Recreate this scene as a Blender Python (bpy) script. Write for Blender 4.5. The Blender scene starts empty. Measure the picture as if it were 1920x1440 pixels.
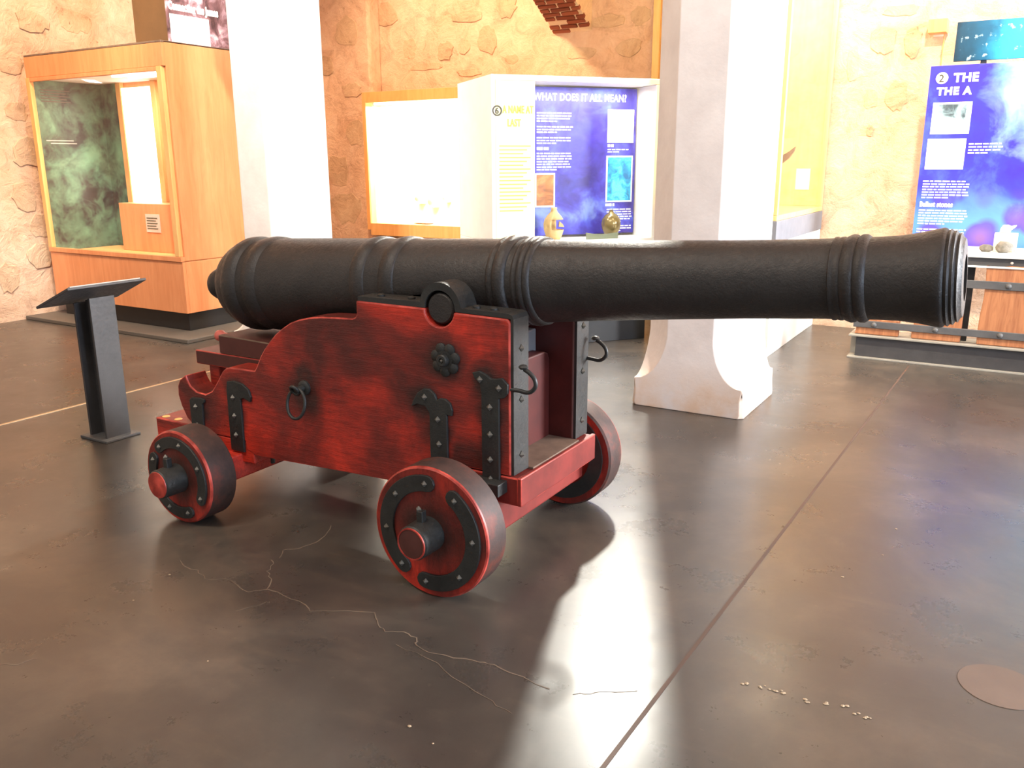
import bpy, bmesh, math, random
from mathutils import Vector, Matrix
R = math.radians
PI = math.pi
random.seed(7)
scene = bpy.context.scene
col = scene.collection

# ------------------------------------------------------------------ camera
YAW, PITCH, ROLL = 31.0, 14.6, -0.25
cam_d = bpy.data.cameras.new('camera')
cam_d.sensor_width = 36.0
cam_d.lens = 1600.0 / 1920.0 * 36.0
cam_d.clip_start = 0.05
cam = bpy.data.objects.new('camera', cam_d)
col.objects.link(cam)
cam.matrix_world = (Matrix.Translation((0, 0, 1.45)) @ Matrix.Rotation(R(YAW), 4, 'Z')
                    @ Matrix.Rotation(R(90 - PITCH), 4, 'X') @ Matrix.Rotation(R(ROLL), 4, 'Z'))
scene.camera = cam

# ------------------------------------------------------------------ world, lights, exposure
world = bpy.data.worlds.new('world')
scene.world = world
world.use_nodes = True
bg = world.node_tree.nodes['Background']
bg.inputs[0].default_value = (1.0, 0.95, 0.90, 1)
bg.inputs[1].default_value = 0.55

def area(name, loc, target, sx, sy, power, color):
    d = bpy.data.lights.new(name, 'AREA')
    d.shape = 'RECTANGLE'; d.size = sx; d.size_y = sy
    d.energy = power; d.color = color
    o = bpy.data.objects.new(name, d); col.objects.link(o)
    o.location = loc
    o.rotation_euler = (Vector(target) - Vector(loc)).to_track_quat('-Z', 'Y').to_euler()
    return o

def spot(name, loc, target, power, color, ang, blend=0.4, rad=0.05):
    d = bpy.data.lights.new(name, 'SPOT')
    d.energy = power; d.color = color; d.spot_size = R(ang); d.spot_blend = blend
    d.shadow_soft_size = rad
    o = bpy.data.objects.new(name, d); col.objects.link(o)
    o.location = loc
    o.rotation_euler = (Vector(target) - Vector(loc)).to_track_quat('-Z', 'Y').to_euler()
    return o

area('window_daylight', (5.4, 6.6, 2.3), (-3.5, 5.0, 1.2), 2.2, 2.4, 1500, (0.90, 0.95, 1.0))
area('window_daylight', (5.4, 1.3, 2.3), (-2, 2.8, 1.0), 2.2, 2.4, 430, (0.62, 0.78, 1.0))
spot('pillar_fill_spot', (-3.3, 2.7, 4.8), (-5.4, 5.0, 1.6), 1700, (1.0, 0.93, 0.82), 50, 0.6, 0.08)  # unseen fill spot, added to brighten the left pillar and cabinet side
spot('pillar_fill_spot', (-1.0, 1.2, 4.8), (-1.64, 4.9, 1.8), 480, (1.0, 0.95, 0.90), 38, 0.7, 0.1)  # added front fill for the right pillar, source unseen
spot('kiosk_fill_spot', (-4.9, 2.4, 4.8), (-3.4, 5.9, 1.6), 800, (1.0, 0.96, 0.86), 34, 0.6, 0.08)  # unseen spot added to lift the kiosk's darker left face
spot('high_window_beam', (-3.05, 7.7, 4.05), (-1.35, 3.4, 0), 2000, (1.0, 0.98, 0.88), 60, 0.6, 0.13)
spot('ceiling_spot_wall', (-4.9, 5.6, 4.4), (-4.8, 8.0, 2.3), 800, (1.0, 0.66, 0.38), 95, 0.7, 0.1)
spot('left_wall_fill', (-6.7, 1.8, 2.2), (-8.2, 4.25, .65), 260, (0.80, 0.88, 1.0), 26, 0.8, 0.2)  # added cool spot brightening the lower left wall, source unseen
spot('ceiling_spot_left', (-5.8, 3.4, 4.6), (-8.1, 5.0, 2.5), 1100, (1.0, 0.74, 0.48), 80, 0.8, 0.1)
spot('ceiling_spot_right', (-0.2, 4.6, 4.3), (-0.6, 8.0, 1.9), 1250, (1.0, 0.88, 0.70), 85, 0.8, 0.1)
spot('ceiling_spot_floor', (-3.6, -0.4, 4.4), (-2.85, 1.25, 0), 330, (1.0, 0.84, 0.66), 40, 1.0, 0.15)
area('fill_flood', (-2.6, 0.6, 4.6), (-2.1, 2.7, 0.5), 1.6, 1.0, 95, (1.0, 0.9, 0.78))  # unseen soft fill, added so the cannon and near floor are not dim
scene.view_settings.view_transform = 'Standard'
scene.view_settings.look = 'None'
scene.view_settings.exposure = 0.0
scene.view_settings.gamma = 1.0
scene.view_settings.use_curve_mapping = False

# ------------------------------------------------------------------ material helpers
MATS = {}
def lin(c):
    return tuple(((v / 255.0) / 12.92 if v / 255.0 <= 0.04045 else ((v / 255.0 + 0.055) / 1.055) ** 2.4) for v in c) + (1.0,)

class NT:
    def __init__(self, name):
        self.m = bpy.data.materials.new(name); self.m.use_nodes = True
        self.t = self.m.node_tree; self.n = self.t.nodes; self.l = self.t.links
        self.p = self.n['Principled BSDF']; self.out = self.n['Material Output']
        MATS[name] = self.m
    def add(self, typ, **kw):
        nd = self.n.new(typ)
        for k, v in kw.items(): setattr(nd, k, v)
        return nd
    def link(self, a, b): self.l.new(a, b)
    def coords(self, kind='Object', scale=(1, 1, 1), loc=(0, 0, 0), rot=(0, 0, 0)):
        tc = self.add('ShaderNodeTexCoord'); mp = self.add('ShaderNodeMapping')
        mp.inputs['Scale'].default_value = scale; mp.inputs['Location'].default_value = loc
        mp.inputs['Rotation'].default_value = rot
        self.link(tc.outputs[kind], mp.inputs[0]); return mp.outputs[0]
    def noise(self, vec, scale, detail=6, rough=0.6, dist=0.0):
        nd = self.add('ShaderNodeTexNoise'); nd.inputs['Scale'].default_value = scale
        nd.inputs['Detail'].default_value = detail; nd.inputs['Roughness'].default_value = rough
        nd.inputs['Distortion'].default_value = dist
        self.link(vec, nd.inputs['Vector']); return nd.outputs['Fac']
    def ramp(self, fac, stops):
        nd = self.add('ShaderNodeValToRGB'); e = nd.color_ramp.elements
        while len(e) < len(stops): e.new(0.5)
        for i, (p, c) in enumerate(stops):
            e[i].position = p; e[i].color = c if len(c) == 4 else tuple(c) + (1,)
        self.link(fac, nd.inputs[0]); return nd.outputs[0]
    def mix(self, fac, a, b, mode='MIX'):
        nd = self.add('ShaderNodeMix', data_type='RGBA', blend_type=mode)
        for sock, v in ((nd.inputs[0], fac), (nd.inputs[6], a), (nd.inputs[7], b)):
            if hasattr(v, 'is_linked'): self.link(v, sock)
            else: sock.default_value = v
        return nd.outputs[2]
    def math(self, op, a, b=0.0, clamp=False):
        nd = self.add('ShaderNodeMath', operation=op, use_clamp=clamp)
        for sock, v in ((nd.inputs[0], a), (nd.inputs[1], b)):
            if hasattr(v, 'is_linked'): self.link(v, sock)
            else: sock.default_value = v
        return nd.outputs[0]
    def bump(self, h, strength=0.3, dist=0.01):
        nd = self.add('ShaderNodeBump'); nd.inputs['Strength'].default_value = strength
        nd.inputs['Distance'].default_value = dist
        self.link(h, nd.inputs['Height']); self.link(nd.outputs[0], self.p.inputs['Normal'])
    def base(self, c):
        if hasattr(c, 'is_linked'): self.link(c, self.p.inputs['Base Color'])
        else: self.p.inputs['Base Color'].default_value = c
    def set(self, rough=0.5, metal=0.0, spec=0.5, coat=0.0):
        self.p.inputs['Roughness'].default_value = rough; self.p.inputs['Metallic'].default_value = metal
        self.p.inputs['Specular IOR Level'].default_value = spec; self.p.inputs['Coat Weight'].default_value = coat

def flat(name, rgb, rough=0.5, metal=0.0, spec=0.5, var=0.12, scale=6.0):
    t = NT(name); c = lin(rgb)
    f = t.noise(t.coords(), scale)
    d = tuple(v * (1 - var) for v in c[:3]) + (1,); b = tuple(min(1, v * (1 + var)) for v in c[:3]) + (1,)
    t.base(t.ramp(f, [(0.3, d), (0.7, b)])); t.set(rough, metal, spec)
    return t.m

def emit(name, rgb, strength):
    t = NT(name); t.base(lin(rgb))
    t.p.inputs['Emission Color'].default_value = lin(rgb); t.p.inputs['Emission Strength'].default_value = strength
    return t.m

# concrete floor
t = NT('floor_concrete'); v = t.coords()
n1 = t.noise(v, 0.95, 9, 0.68, 0.3); n2 = t.noise(v, 3.0, 10, 0.75, 0.15); n3 = t.noise(t.coords(scale=(1, 5, 1)), 2.2, 6, 0.6)
c = t.ramp(n1, [(0.36, lin((52, 48, 45))), (0.5, lin((68, 63, 57))), (0.64, lin((98, 87, 75)))])
c = t.mix(0.35, c, t.ramp(n2, [(0.25, lin((52, 48, 46))), (0.5, lin((68, 62, 57))), (0.8, lin((94, 83, 72)))]))
c = t.mix(t.math('MULTIPLY', t.math('SUBTRACT', n3, 0.58, True), 1.2, True), c, lin((112, 96, 78)))
sp = t.noise(v, 34, 3, 0.5)
c = t.mix(t.math('MULTIPLY', t.math('SUBTRACT', sp, 0.70, True), 2, True), c, lin((120, 104, 86)))
t.base(c); t.set(0.3, 0, 0.5)
t.link(t.ramp(n2, [(0.3, (0.24, 0.24, 0.24)), (0.7, (0.36, 0.36, 0.36))]), t.p.inputs['Roughness'])
t.bump(t.noise(v, 5, 3, 0.5), 0.04, 0.004)

# stone walls (limewashed rubble)
def stone(name, cols, rough=0.9):
    t = NT(name); v = t.coords()
    a = t.noise(v, 1.3, 9, 0.68, 0.5); b = t.noise(v, 5.0, 9, 0.72, 0.8); d = t.noise(v, 17, 6, 0.7)
    c = t.ramp(a, [(0.3, lin(cols[0])), (0.5, lin(cols[1])), (0.7, lin(cols[2]))])
    c = t.mix(0.55, c, t.ramp(b, [(0.28, lin(cols[3])), (0.5, lin(cols[1])), (0.72, lin(cols[2]))]))
    pits = t.math('MULTIPLY', t.math('SUBTRACT', 0.36, d, True), 9, True)
    c = t.mix(pits, c, lin(cols[3]))
    t.base(c); t.set(rough, 0, 0.2)
    h = t.math('ADD', t.math('MULTIPLY', b, 1.0), t.math('MULTIPLY', d, 0.5))
    t.bump(h, 0.7, 0.05)
    return t.m
stone('stone_wall', [(200, 160, 130), (220, 186, 158), (234, 212, 190), (156, 112, 86)])
stone('stone_block', [(176, 142, 112), (200, 168, 138), (218, 192, 164), (136, 102, 78)])
stone('stone_pale', [(186, 152, 120), (206, 176, 146), (222, 200, 172), (150, 114, 88)])
stone('mortar', [(222, 196, 164), (230, 206, 176), (238, 220, 196), (196, 164, 130)])
t = NT('brick'); v = t.coords(); oi = t.add('ShaderNodeObjectInfo')
c = t.ramp(oi.outputs['Random'], [(0.0, lin((122, 58, 42))), (0.5, lin((154, 80, 58))), (1.0, lin((176, 104, 78)))])
c = t.mix(t.noise(v, 20, 5), c, lin((120, 70, 52)))
t.base(c); t.set(0.9, 0, 0.2); t.bump(t.noise(v, 60, 5), 0.4, 0.01)

# plastered pillar
t = NT('pillar_plaster'); v = t.coords()
n = t.noise(v, 3.0, 8, 0.6); geo = t.add('ShaderNodeNewGeometry'); sep = t.add('ShaderNodeSeparateXYZ')
t.link(geo.outputs['Position'], sep.inputs[0])
low = t.math('SUBTRACT', 1.0, t.math('MULTIPLY', sep.outputs[2], 3.2), True)
stain = t.math('MULTIPLY', low, t.math('MULTIPLY', t.math('SUBTRACT', n, 0.38, True), 4.0, True), True)
c = t.ramp(n, [(0.3, lin((206, 196, 190))), (0.7, lin((226, 218, 212)))])
c = t.mix(stain, c, lin((196, 158, 120)))
t.base(c); t.set(0.75, 0, 0.3); t.bump(t.noise(v, 12, 6), 0.15, 0.02)

# cast iron
def iron(name, c0, c1, rough, bumps, metal=0.0):
    t = NT(name); v = t.coords()
    n = t.noise(v, 7, 8, 0.65); m_ = t.noise(v, 55, 6, 0.7)
    t.base(t.ramp(n, [(0.3, lin(c0)), (0.72, lin(c1))])); t.set(rough, metal, 0.5)
    t.link(t.ramp(m_, [(0.3, (rough - 0.1,) * 3), (0.7, (rough + 0.16,) * 3)]), t.p.inputs['Roughness'])
    t.bump(t.math('ADD', m_, t.math('MULTIPLY', t.noise(v, 160, 3), 0.4)), bumps, 0.006)
    return t.m
iron('barrel_iron', (36, 33, 32), (52, 48, 45), 0.42, 0.45)
iron('black_iron', (32, 32, 31), (50, 50, 47), 0.45, 0.25)
iron('dark_steel', (58, 56, 57), (72, 70, 70), 0.5, 0.1)
iron('grey_steel', (74, 74, 76), (96, 95, 94), 0.5, 0.1)
flat('beam_paint', (150, 145, 134), 0.5)
flat('bore_black', (6, 6, 6), 0.9)
flat('stud_iron', (98, 94, 86), 0.4, 0.3, 0.5, 0.25, 30)

# red painted timber with dark grime around the irons
def redwood(name, grime, axis=(1.2, 9, 9), base=1.0):
    t = NT(name); v = t.coords(); vs = t.coords(scale=axis)
    n = t.noise(v, 2.6, 6, 0.6, 0.4); g = t.noise(vs, 7, 8, 0.72, 0.5); f = t.noise(t.coords(scale=(axis[0] * .6, axis[1] * 2.2, axis[2] * 2.2)), 14, 5, 0.7)
    c = t.ramp(n, [(0.36, lin((88, 36, 30))), (0.50, lin((134, 42, 33))), (0.66, lin((208, 56, 38)))])
    c = t.mix(t.ramp(g, [(0.45, (0, 0, 0)), (0.7, (.55, .55, .55))]), c, lin((72, 20, 16)))
    c = t.mix(t.ramp(f, [(0.6, (0, 0, 0)), (0.76, (.55, .55, .55))]), c, lin((44, 14, 12)))
    tc = t.add('ShaderNodeTexCoord')
    wob = t.math('MULTIPLY', t.math('SUBTRACT', t.noise(v, 11, 5), 0.5), 0.06)
    mask = None
    for (gx, gy, gz, gr) in grime:
        d = t.add('ShaderNodeVectorMath', operation='DISTANCE')
        t.link(tc.outputs['Object'], d.inputs[0]); d.inputs[1].default_value = (gx, gy, gz)
        mr = t.add('ShaderNodeMapRange'); mr.inputs[1].default_value = gr; mr.inputs[2].default_value = gr * 0.45
        t.link(t.math('ADD', d.outputs['Value'], wob), mr.inputs[0])
        mask = mr.outputs[0] if mask is None else t.math('MAXIMUM', mask, mr.outputs[0])
    if mask is not None: c = t.mix(t.math('MULTIPLY', mask, 0.82), c, lin((40, 32, 28)))
    t.base(c); t.set(0.42, 0, 0.45)
    t.bump(t.math('ADD', g, t.math('MULTIPLY', f, 0.6)), 0.35, 0.008)
    return t.m
CH = [(-1.704, 2.385, .779, .12), (-2.39, 2.385, .56, .12), (-2.39, 2.385, .64, .07), (-1.80, 2.385, .61, .10), (-1.74, 2.385, .5, .09),
      (-1.55, 2.385, .72, .09), (-1.515, 2.385, .6, .085), (-1.515, 2.385, .48, .085), (-2.80, 2.385, .53, .085), (-2.8, 2.385, .4, .08),
      (-3.04, 2.385, .39, .075), (-1.62, 2.385, .42, .12)]
redwood('red_cheek', CH)
redwood('red_timber', [])
redwood('red_wheel', [(0, 0, 0, .17)], (6, 1, 1.4))
flat('red_dim', (118, 42, 36), 0.5, 0, 0.4, 0.35, 7)
flat('red_in_shade', (74, 26, 22), 0.5, 0, 0.4, 0.3, 8)  # carriage red with shade put into the colour
t = NT('red_edge'); v = t.coords(); n = t.noise(v, 9, 6)
t.base(t.ramp(n, [(0.42, lin((136, 42, 34))), (0.68, lin((222, 90, 76)))])); t.set(0.4)
t = NT('wheel_tread'); v = t.coords(); n = t.noise(v, 8, 8, 0.7)
t.base(t.ramp(n, [(0.3, lin((40, 30, 28))), (0.5, lin((66, 46, 40))), (0.66, lin((104, 48, 36))), (0.82, lin((112, 84, 58)))])); t.set(0.6); t.bump(n, 0.3, 0.01)
flat('dusty_wood', (112, 92, 78), 0.7, 0, 0.3, 0.25, 14)
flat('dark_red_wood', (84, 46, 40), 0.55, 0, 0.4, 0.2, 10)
flat('worn_yellow', (226, 168, 92), 0.6)
flat('pink_knob', (206, 104, 92), 0.45)

# cabinet timber etc.
def timber(name, c0, c1, axis=(2, 2, .25), scale=9, rough=0.4):
    t = NT(name); v = t.coords(scale=axis); n = t.noise(v, scale, 8, 0.6, 0.8); w = t.noise(t.coords(scale=(1.4, 1.4, .02)), 2.2, 2)
    c = t.ramp(n, [(0.3, lin(c0)), (0.7, lin(c1))])
    c = t.mix(t.math('MULTIPLY', w, 0.35), c, lin(tuple(x * .82 for x in c0)))
    t.base(c); t.set(rough, 0, 0.4); return t.m
timber('veneer', (210, 130, 82), (228, 152, 102))
timber('veneer_light', (222, 160, 96), (236, 184, 120))
timber('old_timber', (150, 92, 60), (196, 134, 90), (5, 5, .5), 8, 0.7)
timber('yellow_wood', (230, 192, 124), (240, 208, 144))
flat('white_paint', (238, 236, 228), 0.5, 0, 0.4, 0.04)
flat('cream_panel', (236, 230, 178), 0.5, 0, 0.4, 0.05)
flat('card_white', (240, 240, 236), 0.6, 0, 0.3, 0.03)
flat('card_grey', (190, 180, 170), 0.6)
flat('print_white', (250, 250, 250), 0.6, 0, 0.3, 0.01)
flat('print_yellow', (222, 212, 96), 0.6, 0, 0.3, 0.03)
flat('print_dark', (70, 66, 50), 0.6)
flat('black_plinth', (22, 20, 20), 0.5)
flat('platform_paint', (88, 80, 72), 0.5)
flat('metal_strip', (206, 178, 138), 0.35, 0.4)
flat('joint_filler', (82, 64, 54), 0.6)
flat('crack_fill', (104, 90, 77), 0.7, 0, .3, .3)
flat('chip_pale', (170, 152, 126), 0.7)
flat('patch_fill', (98, 82, 70), 0.5)
flat('brown_box', (96, 70, 44), 0.6)
flat('stoneware', (206, 176, 122), 0.6, 0, 0.4, 0.25, 14)
flat('glazed_jar', (120, 106, 62), 0.2, 0.3, 0.6, 0.4, 16)
flat('green_shard', (104, 112, 84), 0.6)
flat('ballast_stone', (112, 108, 100), 0.8, 0, 0.3, 0.4, 30)
flat('bone_white', (226, 214, 190), 0.7)
flat('slate_grey', (120, 122, 128), 0.6)
emit('lamp_tube', (255, 246, 226), 9.0)
emit('lightbox', (255, 248, 232), 3.2)
t = NT('glass'); gl = t.add('ShaderNodeBsdfGlossy'); gl.inputs['Roughness'].default_value = 0.02
tr = t.add('ShaderNodeBsdfTransparent'); fr = t.add('ShaderNodeLayerWeight'); fr.inputs[0].default_value = 0.5
mx = t.add('ShaderNodeMixShader'); t.link(t.math('ADD', 0.03, t.math('MULTIPLY', t.math('POWER', fr.outputs['Facing'], 4.0), 0.5)), mx.inputs[0]); t.link(tr.outputs[0], mx.inputs[1]); t.link(gl.outputs[0], mx.inputs[2])
t.link(mx.outputs[0], t.out.inputs['Surface'])

# printed pictures
def picture(name, stops, scale=3.0, dist=1.2, scale3=(1, 1, 1), stops2=None, rough=0.35, seed=0.0):
    t = NT(name); v = t.coords('Object', scale3, (seed, seed * .7, seed * .3))
    n = t.noise(v, scale, 7, 0.6, dist)
    c = t.ramp(n, [(p, lin(k)) for p, k in stops])
    if stops2: c = t.mix(t.noise(v, scale * .45, 3, 0.5, dist), c, t.ramp(t.noise(v, scale * 2.2, 6, .65, dist), [(p, lin(k)) for p, k in stops2]))
    t.base(c); t.set(rough, 0, 0.5); return t.m
picture('print_green', [(0.38, (26, 25, 27)), (0.47, (44, 50, 47)), (0.55, (84, 122, 98)), (0.66, (126, 172, 138))], 2.6, 0.4, (1, 1, 1), [(0.4, (44, 42, 46)), (0.6, (104, 150, 122))])
picture('print_blue', [(0.40, (28, 20, 104)), (0.49, (54, 46, 168)), (0.57, (84, 98, 220)), (0.66, (140, 178, 246))], 2.6, 0.5, (1, 1, 1), [(0.4, (46, 34, 132)), (0.65, (74, 84, 214))])
t = NT('print_blue2'); v = t.coords(); sx = t.add('ShaderNodeSeparateXYZ'); t.link(v, sx.inputs[0])
n = t.noise(v, 2.4, 6, .6, .5)
c = t.ramp(n, [(0.34, lin((58, 44, 160))), (0.5, lin((58, 58, 196))), (0.64, lin((80, 104, 226)))])
sw = t.math('ADD', t.math('MULTIPLY', sx.outputs[0], .9), t.math('MULTIPLY', t.math('SUBTRACT', sx.outputs[2], 1.5), .55))
sw = t.math('ADD', sw, t.math('MULTIPLY', t.math('SUBTRACT', n, .5), 1.2))
c = t.mix(t.ramp(sw, [(0.5, (0, 0, 0)), (1.0, (1, 1, 1))]), c, t.ramp(t.noise(v, 3.5, 5), [(.35, lin((120, 190, 250))), (.65, lin((206, 240, 255)))]))
rk = t.add('ShaderNodeTexVoronoi'); rk.inputs['Scale'].default_value = 4.5; t.link(v, rk.inputs['Vector'])
lowm = t.math('MULTIPLY', t.math('SUBTRACT', 1.25, sx.outputs[2], True), 4.0, True)
c = t.mix(t.math('MULTIPLY', lowm, .8), c, t.ramp(rk.outputs['Distance'], [(0.1, lin((136, 96, 140))), (0.45, lin((92, 78, 190))), (0.6, lin((92, 150, 250)))]))
t.base(c); t.set(.35)
t = NT('print_sea'); v = t.coords(); sx = t.add('ShaderNodeSeparateXYZ'); t.link(v, sx.inputs[0])
n = t.noise(v, 5, 5, .6, .4)
c = t.ramp(t.math('ADD', t.math('MULTIPLY', sx.outputs[0], 1.5), t.math('MULTIPLY', t.math('SUBTRACT', n, .5), .5)), [(0.0, lin((8, 46, 66))), (0.3, lin((12, 86, 122))), (0.62, lin((50, 176, 220)))])
c = t.mix(t.math('MULTIPLY', t.math('SUBTRACT', t.noise(v, 16, 4, .6), .6, True), 8, True), c, lin((200, 236, 250)))
t.base(c); t.set(.35)
picture('print_reef', [(0.36, (20, 110, 170)), (0.5, (40, 170, 220)), (0.62, (100, 214, 240)), (0.72, (30, 60, 80))], 12.0, 0.8, seed=1.0)
picture('print_amber', [(0.34, (84, 52, 30)), (0.5, (176, 110, 56)), (0.66, (214, 160, 96))], 7, 0.6, seed=3.0)
picture('print_paper', [(0.36, (206, 190, 196)), (0.6, (244, 238, 240))], 30, 0.4)
picture('print_wreck', [(0.36, (70, 84, 92)), (0.5, (150, 180, 190)), (0.66, (216, 236, 240))], 9, 0.6, seed=5.0)
picture('print_purple', [(0.36, (60, 40, 48)), (0.5, (120, 88, 96)), (0.6, (176, 150, 164)), (0.7, (232, 220, 214))], 7.0, 0.6, seed=6.0)

# ------------------------------------------------------------------ mesh helpers
def M(m): return MATS[m] if isinstance(m, str) else m
def link(name, me, parent=None, loc=None, rot=None):
    o = bpy.data.objects.new(name, me); col.objects.link(o)
    if parent: o.parent = parent
    if loc is not None: o.location = loc
    if rot is not None: o.rotation_euler = rot
    return o
def tag(o, label=None, cat=None, group=None, kind=None):
    if label: o['label'] = label
    if cat: o['category'] = cat
    if group: o['group'] = group
    if kind: o['kind'] = kind
    return o
def thing(name, label, cat, loc=(0, 0, 0), rotz=0.0, group=None):
    o = bpy.data.objects.new(name, None); col.objects.link(o); o.empty_display_size = 0.1
    o.location = loc; o.rotation_euler = (0, 0, rotz)
    return tag(o, label, cat, group)
def finish(name, bm, mats, parent=None, smooth=False, bevel=0.0, bmat=-1, seg=2, angle=40, loc=None, rot=None):
    bmesh.ops.recalc_face_normals(bm, faces=bm.faces)
    me = bpy.data.meshes.new(name); bm.to_mesh(me); bm.free()
    for k in (mats if isinstance(mats, (list, tuple)) else [mats]): me.materials.append(M(k))
    if smooth:
        for p in me.polygons: p.use_smooth = True
        me.set_sharp_from_angle(angle=R(smooth if smooth is not True else 45))
    o = link(name, me, parent, loc, rot)
    if bevel:
        b = o.modifiers.new('bevel', 'BEVEL'); b.width = bevel; b.segments = seg
        b.limit_method = 'ANGLE'; b.angle_limit = R(angle); b.material = bmat
    return o
def bm_box(bm, a, b):
    x0, y0, z0 = a; x1, y1, z1 = b
    vs = [bm.verts.new(p) for p in ((x0, y0, z0), (x1, y0, z0), (x1, y1, z0), (x0, y1, z0), (x0, y0, z1), (x1, y0, z1), (x1, y1, z1), (x0, y1, z1))]
    for f in ((0, 3, 2, 1), (4, 5, 6, 7), (0, 1, 5, 4), (1, 2, 6, 5), (2, 3, 7, 6), (3, 0, 4, 7)): bm.faces.new([vs[i] for i in f])
def box(name, a, b, m, parent=None, bevel=0.004, bmat=-1, loc=None, rot=None):
    bm = bmesh.new(); bm_box(bm, a, b)
    return finish(name, bm, m, parent, bevel=bevel, bmat=bmat, loc=loc, rot=rot)
def boxes(name, lst, m, parent=None, bevel=0.003, loc=None, rot=None):
    bm = bmesh.new()
    for a, b in lst: bm_box(bm, a, b)
    return finish(name, bm, m, parent, bevel=bevel, loc=loc, rot=rot)
def bm_prism(bm, pts, y0, y1, f=lambda x, y, z: (x, y, z)):
    a = [bm.verts.new(f(x, y0, z)) for x, z in pts]; b = [bm.verts.new(f(x, y1, z)) for x, z in pts]
    bm.faces.new(a); bm.faces.new(b[::-1]); n = len(pts)
    for i in range(n): bm.faces.new((a[i], b[i], b[(i + 1) % n], a[(i + 1) % n]))
def prism(name, pts, y0, y1, m, parent=None, bevel=0.0, bmat=-1, seg=2, loc=None, rot=None, angle=40):
    bm = bmesh.new(); bm_prism(bm, pts, y0, y1)
    return finish(name, bm, m, parent, bevel=bevel, bmat=bmat, seg=seg, loc=loc, rot=rot, angle=angle)
def bm_lathe(bm, prof, seg=48, f=lambda a, c, s: (a, c, s), cap=True):
    rings = []
    for a, r in prof:
        if r < 1e-5: rings.append([bm.verts.new(f(a, 0, 0))])
        else: rings.append([bm.verts.new(f(a, r * math.cos(2 * PI * k / seg), r * math.sin(2 * PI * k / seg))) for k in range(seg)])
    for A, B in zip(rings, rings[1:]):
        for k in range(seg):
            q = [A[k % len(A)], A[(k + 1) % len(A)], B[(k + 1) % len(B)], B[k % len(B)]]
            u = []
            for w in q:
                if w not in u: u.append(w)
            if len(u) > 2: bm.faces.new(u)
    if cap:
        for e in (rings[0], rings[-1]):
            if len(e) > 2: bm.faces.new(e)
AX = lambda a, c, s: (a, c, s)
AY = lambda a, c, s: (c, a, s)
AZ = lambda a, c, s: (c, s, a)
def lathe(name, prof, m, parent=None, seg=48, f=AX, smooth=35, loc=None, rot=None, cap=True):
    bm = bmesh.new(); bm_lathe(bm, prof, seg, f, cap)
    return finish(name, bm, m, parent, smooth=smooth, loc=loc, rot=rot)
def bm_tube(bm, pts, r, seg=10, closed=False):
    pts = [Vector(p) for p in pts]; n = len(pts); rings = []
    up = Vector((0.13, 0.97, 0.21)).normalized()
    for i, p in enumerate(pts):
        if closed: d = pts[(i + 1) % n] - pts[i - 1]
        else: d = pts[min(i + 1, n - 1)] - pts[max(i - 1, 0)]
        d.normalize(); u = d.cross(up)
        if u.length < 1e-3: u = d.orthogonal()
        u.normalize(); w = d.cross(u); rr = r[i] if isinstance(r, (list, tuple)) else r
        rings.append([bm.verts.new(p + u * rr * math.cos(2 * PI * k / seg) + w * rr * math.sin(2 * PI * k / seg)) for k in range(seg)])
    for i in range(n if closed else n - 1):
        A, B = rings[i], rings[(i + 1) % n]
        for k in range(seg): bm.faces.new((A[k], A[(k + 1) % seg], B[(k + 1) % seg], B[k]))
    if not closed: bm.faces.new(rings[0]); bm.faces.new(rings[-1])
def tube(name, pts, r, m, parent=None, seg=10, closed=False, loc=None, rot=None):
    bm = bmesh.new(); bm_tube(bm, pts, r, seg, closed)
    return finish(name, bm, m, parent, smooth=60, loc=loc, rot=rot)
def spline(pts, k=6):
    P = [Vector(p) for p in pts]; out = []
    for i in range(len(P) - 1):
        p0, p1, p2, p3 = P[max(i - 1, 0)], P[i], P[i + 1], P[min(i + 2, len(P) - 1)]
        for j in range(k):
            s = j / k
            out.append(0.5 * ((2 * p1) + (p2 - p0) * s + (2 * p0 - 5 * p1 + 4 * p2 - p3) * s * s + (3 * p1 - p0 - 3 * p2 + p3) * s ** 3))
    out.append(P[-1]); return out
def text(name, body, size, m, parent, loc, rot, bold=0.0, align='LEFT', extrude=0.0015, sx=1.0, space=1.0):
    cu = bpy.data.curves.new('lettering', 'FONT'); cu.body = body; cu.size = size; cu.extrude = extrude
    cu.offset = bold; cu.align_x = align; cu.space_character = space; cu.resolution_u = 3
    to = bpy.data.objects.new('lettering', cu); col.objects.link(to)
    dg = bpy.context.evaluated_depsgraph_get()
    me = bpy.data.meshes.new_from_object(to.evaluated_get(dg)); bpy.data.objects.remove(to)
    me.materials.clear(); me.materials.append(M(m))
    for vtx in me.vertices: vtx.co.x *= sx
    return link(name, me, parent, loc, rot)

# a forged pyramid-headed nail, base on the y=0 plane pointing to -y, shared by all studs
bm = bmesh.new(); bm_lathe(bm, [(0.0, .0125), (-.003, .0125), (-.013, .002)], 4, AY)
bmesh.ops.recalc_face_normals(bm, faces=bm.faces)
STUD = bpy.data.meshes.new('stud'); bm.to_mesh(STUD); bm.free(); STUD.materials.append(M('stud_iron'))
def stud(parent, loc, rot=(0, 0, 0), s=1.0):
    o = link('stud', STUD, parent, loc, rot); o.scale = (s, s, s); return o

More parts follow.
